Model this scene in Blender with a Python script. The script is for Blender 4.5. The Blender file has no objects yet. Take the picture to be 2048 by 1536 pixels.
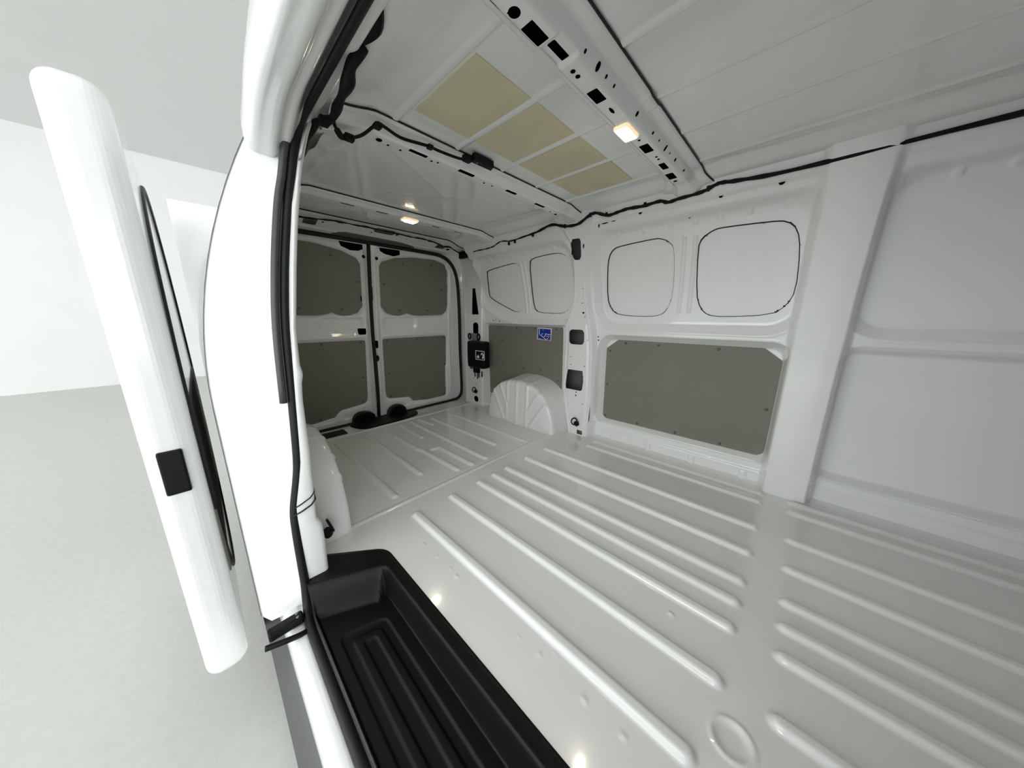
import bpy, bmesh, math, random
import numpy as np
from mathutils import Vector, Matrix
random.seed(4); rng = np.random.default_rng(4)
SC = bpy.context.scene
COL = SC.collection
# ---------------------------------------------------------------- camera, world, light, exposure
CAMH = .78
cam_d = bpy.data.cameras.new('camera'); cam = bpy.data.objects.new('camera', cam_d); COL.objects.link(cam)
cam_d.sensor_width = 36.0; cam_d.lens = 595.2 / 2048 * 36; cam_d.clip_start = .01
RX = Vector((.691765, -.722122, .000912)); DN = Vector((-.160599, -.155079, -.974761)); FW = Vector((.704037, .674159, -.223251))
cam.matrix_world = Matrix(((RX.x, -DN.x, -FW.x, 0), (RX.y, -DN.y, -FW.y, 0), (RX.z, -DN.z, -FW.z, CAMH), (0, 0, 0, 1)))
SC.camera = cam
w = bpy.data.worlds.new('showroom_light'); SC.world = w; w.use_nodes = True
w.node_tree.nodes['Background'].inputs[0].default_value = (.945, .985, 1.0, 1)
w.node_tree.nodes['Background'].inputs[1].default_value = 2.6
LAMP_STRENGTH = 45.0
SHOWROOM_W = 15.0
pd = bpy.data.lights.new('shopfront_portal', 'AREA'); pd.shape = 'RECTANGLE'; pd.size = 4.07; pd.size_y = 23; pd.cycles.is_portal = True   # guides sampling of the daylight; gives no light itself
po = bpy.data.objects.new('shopfront_portal', pd); COL.objects.link(po); po.location = (-9.0, -2.5, 1.565); po.rotation_euler = (0, -math.pi / 2, 0)
SC.view_settings.view_transform = 'Standard'; SC.view_settings.look = 'None'
SC.view_settings.gamma = 1; SC.view_settings.use_curve_mapping = False
SC.view_settings.exposure = 0.78
SC.cycles.diffuse_bounces = 7; SC.cycles.max_bounces = 12

# ---------------------------------------------------------------- materials
def mat(name, col, rough=.5, spec=.5, metal=0, noise=0, nscale=40, bump=0, bscale=400, coat=0, emit=None, es=0, rvar=0):
    m = bpy.data.materials.new(name); m.use_nodes = True; nt = m.node_tree; b = nt.nodes['Principled BSDF']
    b.inputs['Base Color'].default_value = (*col, 1); b.inputs['Roughness'].default_value = rough
    b.inputs['Specular IOR Level'].default_value = spec; b.inputs['Metallic'].default_value = metal
    if coat: b.inputs['Coat Weight'].default_value = coat; b.inputs['Coat Roughness'].default_value = .06
    tc = nt.nodes.new('ShaderNodeTexCoord')
    if noise or rvar:
        n = nt.nodes.new('ShaderNodeTexNoise'); n.inputs['Scale'].default_value = nscale; n.inputs['Detail'].default_value = 4
        nt.links.new(tc.outputs['Object'], n.inputs['Vector'])
        if noise:
            r = nt.nodes.new('ShaderNodeMix'); r.data_type = 'RGBA'
            r.inputs[6].default_value = (*[c * (1 - noise) for c in col], 1); r.inputs[7].default_value = (*[min(1, c * (1 + noise)) for c in col], 1)
            nt.links.new(n.outputs['Fac'], r.inputs[0]); nt.links.new(r.outputs[2], b.inputs['Base Color'])
        if rvar:
            mr = nt.nodes.new('ShaderNodeMapRange'); mr.inputs[3].default_value = rough - rvar; mr.inputs[4].default_value = rough + rvar
            nt.links.new(n.outputs['Fac'], mr.inputs[0]); nt.links.new(mr.outputs[0], b.inputs['Roughness'])
    if bump:
        n2 = nt.nodes.new('ShaderNodeTexNoise'); n2.inputs['Scale'].default_value = bscale; n2.inputs['Detail'].default_value = 2
        nt.links.new(tc.outputs['Object'], n2.inputs['Vector'])
        bp = nt.nodes.new('ShaderNodeBump'); bp.inputs['Strength'].default_value = bump; bp.inputs['Distance'].default_value = .001
        nt.links.new(n2.outputs['Fac'], bp.inputs['Height']); nt.links.new(bp.outputs['Normal'], b.inputs['Normal'])
    if emit: b.inputs['Emission Color'].default_value = (*emit, 1); b.inputs['Emission Strength'].default_value = es
    return m
M = {}
M['paint'] = mat('white_paint', (.85, .857, .85), .14, .5, rvar=.03, nscale=6, coat=.4)
M['cavity'] = mat('cavity_primer', (.16, .165, .165), .6)
M['board'] = mat('grey_lining_board', (.212, .204, .172), .6, .2, noise=.06, nscale=9, bump=.08, bscale=900)
M['rivet'] = mat('grey_push_rivet', (.085, .083, .075), .5)
M['pad'] = mat('beige_damping_felt', (.68, .625, .44), .8, .2, noise=.1, nscale=14, bump=.2, bscale=500)
M['black'] = mat('black_plastic', (.004, .004, .0045), .45, .2)
M['hole_shade'] = mat('hole_shade_black', (.002, .002, .0022), 1, 0)  # flat black that paints the shade inside holes and openings
M['tray'] = mat('black_step_plastic', (.0035, .0036, .004), .42, .22, bump=.35, bscale=1400)
M['rubber'] = mat('black_rubber_seal', (.008, .008, .0085), .5, .3)
M['tape'] = mat('black_harness_tape', (.0045, .0045, .005), .6, .2, bump=.5, bscale=260)
M['blue'] = mat('blue_print', (.012, .03, .28), .4)
M['white'] = mat('white_print', (.75, .76, .85), .5)
M['rubber_light'] = mat('grey_rubber_seal', (.05, .047, .05), .38, .5)
M['grey'] = mat('grey_plastic', (.2, .2, .205), .5)
M['trim'] = mat('dark_grey_trim', (.10, .10, .098), .6)
M['red'] = mat('red_reflector', (.06, .004, .006), .3)
M['lens'] = mat('warm_lamp_lens', (.9, .85, .75), .3, emit=(1, .86, .62), es=LAMP_STRENGTH)
M['bezel'] = mat('glowing_lamp_bezel', (.8, .76, .68), .3, emit=(1, .72, .38), es=.45)  # surround is no light source; its warm glow is painted by emission
M['concrete'] = mat('showroom_floor_grey', (.52, .525, .505), .4, noise=.08, nscale=30)
M['wallpaint'] = mat('showroom_wall_paint', (.72, .72, .71), .7, noise=.03, nscale=3)
M['mastic'] = mat('black_mastic', (.006, .006, .007), .6)  # mastic tone; also paints the shade in the roof gaps
M['steel'] = mat('galvanised_steel', (.5, .5, .5), .35, metal=1)

# ---------------------------------------------------------------- helpers
def tag(o, label=None, cat=None, group=None, kind=None):
    if label: o['label'] = label
    if cat: o['category'] = cat
    if group: o['group'] = group
    if kind: o['kind'] = kind
    return o
def link(name, me, m=None, parent=None):
    o = bpy.data.objects.new(name, me); COL.objects.link(o)
    if m is not None and me is not None: me.materials.clear(); me.materials.append(M[m] if isinstance(m, str) else m)
    if parent is not None:
        o.parent = parent; o.matrix_parent_inverse = parent.matrix_world.inverted() if parent.location.length == 0 else Matrix.Translation(-parent.location)
    return o
def np_mesh(name, V, F):
    me = bpy.data.meshes.new(name); V = np.asarray(V, np.float32); F = np.asarray(F, np.int32)
    me.vertices.add(len(V)); me.vertices.foreach_set('co', V.ravel())
    k = F.shape[1]
    me.loops.add(F.size); me.loops.foreach_set('vertex_index', F.ravel())
    me.polygons.add(len(F)); me.polygons.foreach_set('loop_start', np.arange(0, F.size, k, dtype=np.int32))
    me.polygons.foreach_set('use_smooth', np.ones(len(F), bool))
    me.update(calc_edges=True); me.validate(); return me
def py_mesh(name, V, F, smooth=False):
    me = bpy.data.meshes.new(name); me.from_pydata([tuple(v) for v in V], [], F); me.update()
    bm = bmesh.new(); bm.from_mesh(me); bmesh.ops.recalc_face_normals(bm, faces=bm.faces); bm.to_mesh(me); bm.free()
    if smooth: me.polygons.foreach_set('use_smooth', np.ones(len(me.polygons), bool))
    return me
def ss(a, b, x):
    t = np.clip((x - a) / (b - a), 0, 1); return t * t * (3 - 2 * t)
def box(u, v, cu, cv, hu, hv, r=0.):
    du = np.abs(u - cu) - hu + r; dv = np.abs(v - cv) - hv + r
    return np.hypot(np.maximum(du, 0), np.maximum(dv, 0)) + np.minimum(np.maximum(du, dv), 0) - r
def rect(u, v, u0, u1, v0, v1, r=0.): return box(u, v, (u0 + u1) / 2, (v0 + v1) / 2, abs(u1 - u0) / 2, abs(v1 - v0) / 2, r)
def poly(u, v, pts):
    pts = np.asarray(pts, float); d2 = np.full(u.shape, 1e9); ins = np.zeros(u.shape, bool)
    for i in range(len(pts)):
        a, b = pts[i], pts[(i + 1) % len(pts)]
        ex, ey = b - a; wx, wy = u - a[0], v - a[1]
        t = np.clip((wx * ex + wy * ey) / (ex * ex + ey * ey + 1e-12), 0, 1)
        d2 = np.minimum(d2, (wx - ex * t) ** 2 + (wy - ey * t) ** 2)
        if a[1] != b[1]:
            c = ((a[1] > v) != (b[1] > v)) & (u < ex * (v - a[1]) / ey + a[0]); ins ^= c
    d = np.sqrt(d2); return np.where(ins, -d, d)
def seg(u, v, x0, y0, x1, y1):
    ex, ey = x1 - x0, y1 - y0
    t = np.clip(((u - x0) * ex + (v - y0) * ey) / (ex * ex + ey * ey), 0, 1)
    return np.hypot(u - x0 - ex * t, v - y0 - ey * t)
def chaikin(pts, n=2, closed=True):
    p = [np.array(q, float) for q in pts]
    for _ in range(n):
        q = []
        for i in range(len(p) if closed else len(p) - 1):
            a, b = p[i], p[(i + 1) % len(p)]; q += [a * .75 + b * .25, a * .25 + b * .75]
        if not closed: q = [p[0]] + q + [p[-1]]
        p = q
    return p
def fillet(pts, r, n=4):
    P = [np.array(p, float) for p in pts]; out = []; N = len(P)
    for i in range(N):
        a, b, c = P[i - 1], P[i], P[(i + 1) % N]; u = a - b; v = c - b; lu = np.linalg.norm(u); lv = np.linalg.norm(v); u = u / lu; v = v / lv
        ang = math.acos(max(-1, min(1, float(u @ v))))
        if ang > 2.75: out.append(b); continue
        d = min(r / math.tan(ang / 2), .42 * lu, .42 * lv); p0 = b + u * d; p2 = b + v * d
        out += [(1 - t) ** 2 * p0 + 2 * t * (1 - t) * b + t * t * p2 for t in np.linspace(0, 1, n + 1)]
    return out
def sheet(name, pos, u0, u1, v0, v1, du, dv, m, parent=None, holes=None, flip=False):
    """A pressed steel sheet over (u,v); 'holes' gives a signed distance, negative where the steel is cut away."""
    nu = int(round((u1 - u0) / du)) + 1; nv = int(round((v1 - v0) / dv)) + 1
    U, V = np.meshgrid(np.linspace(u0, u1, nu), np.linspace(v0, v1, nv), indexing='ij')
    keep = None
    if holes is not None:
        D = holes(U, V); gu = np.gradient(D, (u1 - u0) / (nu - 1), axis=0); gv = np.gradient(D, (v1 - v0) / (nv - 1), axis=1)
        g = np.hypot(gu, gv) + 1e-9; c = max(du, dv); mk = np.abs(D) < .6 * c
        U = np.where(mk, U - D * gu / g, U); V = np.where(mk, V - D * gv / g, V)
        Ds = np.where(mk, 0, D)
        q = np.stack([Ds[:-1, :-1], Ds[1:, :-1], Ds[1:, 1:], Ds[:-1, 1:]])
        Dc = (D[:-1, :-1] + D[1:, :-1] + D[1:, 1:] + D[:-1, 1:]) / 4
        keep = ~((q.min(0) < -1e-9) | ((q.max(0) <= 1e-9) & (Dc < 0)))
    X, Y, Z = pos(U, V)
    P = np.stack([X, Y, Z], -1).reshape(-1, 3)
    I = np.arange(nu * nv).reshape(nu, nv)
    F = np.stack([I[:-1, :-1], I[1:, :-1], I[1:, 1:], I[:-1, 1:]], -1)
    F = F[keep] if keep is not None else F.reshape(-1, 4)
    if flip: F = F[:, ::-1]
    used = np.unique(F); mp = np.full(len(P), -1); mp[used] = np.arange(len(used))
    return link(name, np_mesh(name, P[used], mp[F]), m, parent)
def slab(name, outline, fmap, h0, h1, m, parent=None, bev=.0012, smooth=False):
    """A plate with outline in (u,v), from height h0 to h1 along fmap's normal, edges broken by a small bevel."""
    o = [np.array(p, float) for p in outline]; n = len(o); c = sum(o) / n
    def inset(d):
        r = []
        for i in range(n):
            a, b, e = o[i - 1], o[i], o[(i + 1) % n]
            t1 = (b - a) / (np.linalg.norm(b - a) + 1e-9); t2 = (e - b) / (np.linalg.norm(e - b) + 1e-9)
            nn = np.array([-(t1[1] + t2[1]), t1[0] + t2[0]]); nn /= np.linalg.norm(nn) + 1e-9
            r.append(b + nn * d * sg)
        return r
    area = sum(o[i - 1][0] * o[i][1] - o[i][0] * o[i - 1][1] for i in range(n)); sg = 1 if area > 0 else -1
    rings = [[fmap(p[0], p[1], h0) for p in o], [fmap(p[0], p[1], h1 - bev) for p in o], [fmap(p[0], p[1], h1) for p in inset(bev)]]
    V = [v for r in rings for v in r]
    F = [tuple(range(n)), tuple(range(2 * n, 3 * n))]
    for k in range(2):
        for i in range(n): j = (i + 1) % n; F.append((k * n + i, k * n + j, (k + 1) * n + j, (k + 1) * n + i))
    return link(name, py_mesh(name, V, F, smooth), m, parent)
def spline(pts, per=6):
    P = [np.array(p, float) for p in pts]; out = []
    for i in range(len(P) - 1):
        p0, p1, p2, p3 = P[max(i - 1, 0)], P[i], P[i + 1], P[min(i + 2, len(P) - 1)]
        for k in range(per):
            t = k / per
            out.append(.5 * (2 * p1 + (p2 - p0) * t + (2 * p0 - 5 * p1 + 4 * p2 - p3) * t * t + (3 * p1 - p0 - 3 * p2 + p3) * t ** 3))
    return out + [P[-1]]
def tube_vf(pts, rad, seg_n=10, closed=False, flat=1.0):
    P = [np.array(p, float) for p in pts]; n = len(P); V = []; F = []; up = None
    for i in range(n):
        t = P[(i + 1) % n] - P[i - 1] if closed else P[min(i + 1, n - 1)] - P[max(i - 1, 0)]
        t /= np.linalg.norm(t) + 1e-12
        if up is None: up = np.array([0, 0, 1.]) if abs(t[2]) < .8 else np.array([1., 0, 0])
        s = np.cross(t, up); s /= np.linalg.norm(s) + 1e-12; up = np.cross(s, t)
        r = rad[i] if hasattr(rad, '__len__') else rad
        for k in range(seg_n):
            a = 2 * math.pi * k / seg_n; V.append(P[i] + r * (math.cos(a) * s + math.sin(a) * up * flat))
    for i in range(n if closed else n - 1):
        for k in range(seg_n):
            j = (i + 1) % n; l = (k + 1) % seg_n
            F.append((i * seg_n + k, i * seg_n + l, j * seg_n + l, j * seg_n + k))
    if not closed: F += [tuple(range(seg_n)), tuple(range((n - 1) * seg_n, n * seg_n))]
    return V, F
def tube(name, pts, rad, m, parent=None, seg_n=10, closed=False, flat=1.0):
    return link(name, py_mesh(name, *tube_vf(pts, rad, seg_n, closed, flat), smooth=True), m, parent)
def merge(parts):
    V, F = [], []
    for v, f in parts: k = len(V); V += list(v); F += [tuple(i + k for i in q) for q in f]
    return V, F
def rbox_mesh(name, lo, hi, bev=.004, seg_n=2):
    bm = bmesh.new(); bmesh.ops.create_cube(bm, size=1)
    for v in bm.verts: v.co = Vector([(lo[i] + hi[i]) / 2 + v.co[i] * (hi[i] - lo[i]) for i in range(3)])
    bmesh.ops.bevel(bm, geom=bm.edges[:], offset=bev, segments=seg_n, affect='EDGES', profile=.5)
    me = bpy.data.meshes.new(name); bm.to_mesh(me); bm.free(); return me
def rbox(name, lo, hi, m, parent=None, bev=.004): return link(name, rbox_mesh(name, lo, hi, bev), m, parent)
def empty(name, loc, label, cat, group=None):
    o = bpy.data.objects.new(name, None); COL.objects.link(o); o.location = loc; o.empty_display_size = .05
    bpy.context.view_layer.update(); return tag(o, label, cat, group)
def disc_me(name, r, h, n=14, dome=0.):
    V = [(r * math.cos(2 * math.pi * k / n), r * math.sin(2 * math.pi * k / n), 0) for k in range(n)]
    V += [(x * .96, y * .96, h) for x, y, z in V[:n]]
    V += [(x * .6, y * .6, h + dome) for x, y, z in V[:n]]
    F = [tuple(range(n)), tuple(range(2 * n, 3 * n))] + [(k * n + i, k * n + (i + 1) % n, (k + 1) * n + (i + 1) % n, (k + 1) * n + i) for k in range(2) for i in range(n)]
    return py_mesh(name, V, F)
RIVET = disc_me('rivet', .0075, .002, 14, .0012)
HOLE = disc_me('screw_hole_shade', 1.0, .0006)  # surface disc whose black stands for the shade in a small hole
def place(name, me, p, nrm, m, parent, s=1.0, up=None):
    o = link(name, me, m, None); nrm = Vector(nrm).normalized()
    q = nrm.to_track_quat('Z', 'Y'); o.matrix_world = Matrix.LocRotScale(Vector(p), q, Vector(s if hasattr(s, '__len__') else (s, s, 1)))
    if parent is not None:
        mw = o.matrix_world.copy(); o.parent = parent; o.matrix_parent_inverse = Matrix.Translation(-parent.location); o.matrix_basis = mw
    return o

# ---------------------------------------------------------------- dimensions of the load bay (x across, y to the rear doors, z up)
XC = .908                                   # centre line of the van
ZR = 1.322                                  # roof skin
def prof(z): return 1.745 - .37 * np.maximum(0, z - .55) ** 2
PF = ([0, .26, .575, .72, .87, .98, 1.13, 1.176, 1.205, 1.33], [.918, .902, .912, .926, .950, .949, .929, .908, .872, .80])
PB = ([0, .30, .716, .875, .99, 1.09, 1.19, 1.237, 1.33], [1.06, 1.115, 1.108, 1.036, 1.019, 1.007, 1.011, 1.031, 1.10])
SEAL = [(1.376, -.011), (1.60, -.011), (1.668, .0), (1.697, .05), (1.697, .117), (1.661, .467), (1.646, .743), (1.622, 1.0), (1.596, 1.12), (1.55, 1.195), (1.466, 1.247), (1.30, 1.254)]
P1 = [(.602, 1.148), (.558, 1.147), (.511, 1.121), (.495, 1.083), (.498, .887), (.52, .816), (.555, .782), (.62, .774), (.791, .783), (.836, .82), (.857, .88), (.846, 1.033), (.829, 1.101), (.795, 1.135), (.741, 1.142)]
P2 = [(.896 - y, z) for y, z in P1]
P3 = [(1.394, 1.13), (1.36, 1.153), (1.226, 1.16), (1.138, 1.157), (1.092, 1.133), (1.082, 1.086), (1.1, .88), (1.117, .84), (1.142, .808), (1.202, .792), (1.385, .801), (1.425, .835), (1.421, .979)]
P4 = [(1.838, 1.105), (1.811, 1.123), (1.547, 1.143), (1.508, 1.138), (1.48, 1.107), (1.52, .859), (1.543, .818), (1.6, .806), (1.645, .818), (1.869, .917), (1.875, .96)]
XD = ([0, .5, .8, 1.0, 1.18, 1.25, 1.288, 1.33], [1.650, 1.658, 1.660, 1.660, 1.652, 1.628, 1.60, 1.50])
SX = ([-.1, .05, .117, .467, .743, 1.0, 1.12, 1.195, 1.247, 1.33], [1.715, 1.712, 1.712, 1.677, 1.662, 1.638, 1.612, 1.565, 1.48, 1.40])
def wall_off(y, z):
    o = np.full(np.broadcast(y, z).shape, -.04)
    # upper recess of the two bays
    def ridge(d, c): return ss(.007, .001, np.abs(d - c))
    for sd in (rect(y, z, .026, .873, .742, 1.186, .10), poly(y, z, fillet([(1.925, 1.06), (1.86, 1.178), (1.076, 1.188), (1.066, .768), (1.56, .762), (1.70, .79), (1.93, .90)], .09)), rect(y, z, -.97, -.13, .742, 1.186, .1)):
        o = np.where(sd < .047, np.maximum(o, -.04 + .04 * np.clip((.045 - sd) / .042, 0, 1)), o) - .0035 * ridge(sd, .049) - .0015 * ridge(sd, .0)
    # swages between the blank window panels
    for (ya, yb) in ((.468, .452), (.422, .408), (1.46, 1.437), (1.494, 1.472)):
        d = seg(y, z, ya, .80, yb, 1.13); o = o - .006 * ss(.010, .003, d)
    # lower recess
    d = rect(y, z, .04, .856, .135, .636, .045); o = np.where(d < .04, np.maximum(o, -.04 + .057 * np.clip((.036 - d) / .034, 0, 1)), o) - .003 * ridge(d, .038)
    d = rect(y, z, -.97, -.13, .135, .636, .045); o = np.where(d < .03, -.03 + .047 * ss(.028, -.002, d), o)
    d = rect(y, z, 1.15, 2.1, .03, .705, .01); o = np.where(d < .02, -.04 + .04 * ss(.02, -.002, d), o)
    # sill flange under the lower panel
    s = ss(.112, .098, z) * ss(1.3, 1.2, y); o = o * (1 - s) + s * (-.004 - .007 * ss(.066, .058, z))
    for yy in (.767, .549, .322, .1): o = o - .008 * ss(.016, .010, np.abs(y - yy)) * ss(.055, .045, z)
    # roof rail
    s = ss(1.195, 1.215, z); o = o * (1 - s) + s * (-.055 - .012 * ss(1.235, 1.25, z))
    for yy in np.arange(-.9, 1.95, .11): o = o - .006 * ss(.012, .006, np.abs(y - yy - .02 * np.sin(yy * 9))) * ss(1.172, 1.18, z) * ss(1.2, 1.192, z)
    # pillars
    pf = np.interp(z, *PF); pb = np.interp(z, *PB)
    s = ss(-.024, .006, y - pf) * ss(-.022, .006, pb - y)
    po = -.08 - .006 * ss(.02, .035, y - pf) * ss(.02, .035, pb - y) * ss(.75, .7, z) - .003 * ridge(y - pf, .008) - .003 * ridge(pb - y, .008)
    o = o * (1 - s) + s * po
    s = ss(-.022, .006, y + .125) * ss(-.022, .006, .018 - y); o = o * (1 - s) + s * -.08
    # rear pillar, turning outward to the door seal
    xd = np.interp(z, *XD) - .004 * ss(.012, .004, np.abs(y - 2.165)); sx = np.interp(z, *SX)
    ye = 2.33 - .115 * z
    xr = xd + (sx - xd) * np.clip((y - 2.175) / (ye - 2.175), 0, 1.2)
    s = ss(1.925, 1.948, y); o = o * (1 - s) + s * (xr - prof(z))
    return o
def wall_x(y, z): return prof(z) + wall_off(y, z)
def wx(y, z): return float(wall_x(np.array([float(y)]), np.array([float(z)]))[0])
HOLES_W = [lambda y, z: poly(y, z, [(.945, 1.19), (.988, 1.192), (1.002, 1.175), (1.006, 1.11), (.993, 1.09), (.965, 1.088), (.952, 1.105), (.94, 1.175)]),
           lambda y, z: rect(y, z, .966, 1.074, .603, .696, .025),
           lambda y, z: poly(y, z, [(.966, .437), (1.075, .437), (1.083, .40), (1.093, .33), (1.087, .306), (.975, .305), (.963, .315), (.958, .37)]),
           lambda y, z: rect(y, z, .946, .985, .008, .036, .002)]
def wall_holes(y, z):
    D = np.full(y.shape, 1.)
    for p in (P1, P2, P3, P4): D = np.minimum(D, poly(y, z, chaikin(p, 1)))
    for h in HOLES_W: D = np.minimum(D, h(y, z))
    D = np.minimum(D, poly(y, z, [(2.05, 1.004), (2.015, 1.004), (1.98, .80), (1.976, .791), (2.066, .791)]))
    D = np.minimum(D, rect(y, z, 1.985, 2.055, .62, .725, .03))
    return D
def DOORP(x, z, h=0.): return (x, 2.36 - .115 * z - h, z)   # the rear doors lean inward toward the roof

# ---------------------------------------------------------------- structure: showroom ground, outer body, floor
g = sheet('showroom_floor', lambda u, v: (u, v, 0 * u - .47), -14, 14, -14, 14, 2, 2, 'concrete'); tag(g, kind='structure')
def floor_z(x, y):
    z = np.zeros_like(x)
    def rib(x0, y0, x1, y1, h=.011, hw=.022): return h * ss(hw, hw - .015, seg(x, y, x0, y0, x1, y1))
    for rx in (.494, .666, .824, .918, 1.012, 1.167, 1.337, 1.548, 1.63):
        z = np.maximum(z, rib(rx, .02 if rx > .5 else .035, rx, 1.0 if rx < 1.4 else .84, .011, .0225 if rx < 1.4 else .016))
        z = np.maximum(z, rib(rx, -.95, rx, -.09))
    for a in ((.489, 1.185, .489, 1.97), (.667, 1.28, .664, 1.99), (.821, 1.175, .815, 1.50), (.815, 1.50, .80, 1.54), (.80, 1.54, .80, 1.83), (.908, 1.172, .905, 1.478), (.905, 1.478, .855, 1.482),
              (1.005, 1.172, 1.007, 2.01), (1.168, 1.265, 1.16, 1.97), (1.088, 1.85, 1.075, 2.02), (1.333, 1.17, 1.33, 1.93), (.91, 1.69, .92, 2.0)):
        z = np.maximum(z, rib(*a, .009, .02))
    z = z + .0035 * ss(.014, .004, np.abs(y - 1.112 - .006 * x)) * ss(.2, .26, x) * ss(1.6, 1.5, x) - .002 * ss(.006, .001, np.abs(y - 1.13 - .006 * x)) * ss(.26, .3, x)
    z = z - .014 * ss(2.085, 2.105, y) + .006 * ss(.012, .004, np.abs(y - 2.08))
    z = z + .010 * ss(1.70, 1.745, x)                           # fillet into the side wall
    for (bx, by, r, h) in ((.431, .84, .006, .002), (.433, .755, .006, .002), (.431, .647, .006, .002), (.434, .684, .005, .002), (.541, .924, .006, .002), (.432, .389, .005, .002), (.437, .327, .006, .002),
                           (.465, .301, .005, .002), (.435, .207, .007, .003), (.438, .124, .007, .0025), (.548, .302, .006, .002), (.758, .135, .008, .004), (.33, .98, .005, .002), (.24, 1.05, .006, .002)):
        d = np.hypot(x - bx, y - by); z = z + h * np.clip(1 - (d / r) ** 2, 0, 1)
    d = np.hypot(x - .575, y + .025); z = z + .003 * ss(.005, .001, np.abs(d - .034)) - .004 * ss(.03, .02, d)   # anchor dish
    return z
def smax(a, b, r): h = np.clip(.5 + .5 * (a - b) / r, 0, 1); return b * (1 - h) + a * h + r * h * (1 - h)
def tray_outer(x, y): return smax(x - .333, ((y - .915) * .148 + (x - .333) * .115) / .1874, .03)
def tray_inner(x, y): return smax(x - .297, ((y - .842) * .179 + (x - .297) * .086) / .1986, .022)
floor = sheet('floor', lambda x, y: (x, y, floor_z(x, y)), .105, 1.76, -1.0, 2.38, .004, .005, 'paint',
              holes=lambda x, y: np.minimum(tray_outer(x, y) + .014, rect(x, y, .453, .606, 2.160, 2.254, .008) + 0 * x))
tag(floor, kind='structure')
under = sheet('floor_underside', lambda x, y: (x, y, 0 * x - .13), -.0, 1.8, -1.0, 2.42, .3, .3, 'cavity'); tag(under, kind='structure'); under.name = 'floor_underside_sheet'  # closing sheet beneath the load floor, not a trim part

tag(sheet('showroom_wall', lambda u, v: (u, 0 * u + 9.0, v), -9, 14, -.47, 3.6, 2, .5, 'wallpaint'), kind='structure')
tag(sheet('added_showroom_ceiling', lambda u, v: (u, v, 0 * u + 3.6), -9, 14, -14, 9, 2, 2, 'wallpaint'), kind='structure')  # ceiling added so the daylight enters low from the open side
for k, (lx, ly) in enumerate(((-2.2, -3.5), (-2.2, .3), (-2.2, 4.0), (-5.4, -3.5), (-5.4, .3), (-5.4, 4.0))):  # unseen overhead lamps, added to brighten the floor, ground and sill
    ld = bpy.data.lights.new('added_strip_light', 'AREA'); ld.shape = 'RECTANGLE'; ld.size = 2.4; ld.size_y = .3; ld.energy = SHOWROOM_W; ld.color = (1, .99, .97)
    lo = bpy.data.objects.new('added_strip_light', ld); COL.objects.link(lo); lo.location = (lx, ly, 3.55); lo.rotation_euler = (0, 0, math.pi / 2)
# ---------------------------------------------------------------- right wall
wr = sheet('wall_right', lambda y, z: (wall_x(y, z), y, z), -1.0, 2.35, -.01, 1.325, .004, .004, 'paint', holes=wall_holes); tag(wr, kind='structure')
def skin(name, pts, parent, mirror=False):
    p = chaikin(pts, 1); ys = [q[0] for q in p]; zs = [q[1] for q in p]
    f = (lambda y, z: (prof(z) + .007, y, z)) if not mirror else (lambda y, z: (2 * XC - prof(z) - .007, y, z))
    return sheet(name, f, min(ys), max(ys), min(zs), max(zs), .006, .006, 'paint', parent, holes=lambda y, z: -(poly(y, z, p) + .0032))
for p in (P1, P2, P3, P4): skin('window_blank', p, wr)
sheet('pillar_hole_shade', lambda y, z: (1.684 + 0 * y, y, z), 1.96, 2.09, .55, 1.06, .05, .05, 'hole_shade', wr)  # black sheet added behind the cut-outs to paint their inner shade
sheet('outer_skin', lambda y, z: (prof(z) + .075, y, z), -1.0, 2.36, -.05, 1.33, .06, .06, 'cavity', wr)
for y, z, r in ((.962, .935, .0035), (.977, .855, .0035), (.972, .80, .007), (.962, .775, .003), (.945, .632, .003), (.955, .47, .0035), (.962, .40, .003), (1.005, .292, .004), (1.007, .27, .005),
                (.955, .22, .003), (1.06, .52, .003), (1.055, .47, .003), (2.02, .75, .003), (2.045, .735, .003), (2.03, .19, .004), (2.06, .235, .004), (2.24, .8, .004), (2.235, .95, .005), (2.2, 1.0, .005),
                (2.255, .62, .003), (2.26, .4, .004), (2.27, .33, .005), (2.275, .28, .005), (2.28, .15, .003), (1.83, .745, .005), (1.80, .75, .004), (1.76, .74, .006), (.897, .655, .0055), (.893, .635, .006),
                (.62, 1.245, .008), (.31, 1.24, .007), (.13, 1.24, .009), (.43, 1.2, .004)):
    place('screw_hole_shade', HOLE, (wx(y, z) - .0002, y, z), (-1, 0, .1), 'hole_shade', wr, r)
for y, z, hy, hz in ((1.003, 1.13, .004, .016), (.925, 1.155, .004, .018), (.833, 1.237, .004, .016), (.80, 1.238, .018, .005), (.755, 1.238, .012, .003), (.907, .17, .003, .066)):
    place('slot', HOLE, (wx(y, z) - .0004, y, z), (-1, 0, 0), 'hole_shade', wr, (hy, hz, 1))
place('hole_plug', HOLE, (wx(2.027, .049) - .0004, 2.027, .049), (-1, 0, 0), 'hole_shade', wr, (.03, .028, 1))  # an open hole, its inner shade painted as a black disc
# raised dimples on the pillar
for y, z, r in ((1.0, .84, .009), (.955, .84, .009), (.985, .505, .012)):
    place('dimple', disc_me('dimple', 1, .003, 16, .002), (wx(y, z), y, z), (-1, 0, 0), 'paint', wr, (r, r * .8, 1))

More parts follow.
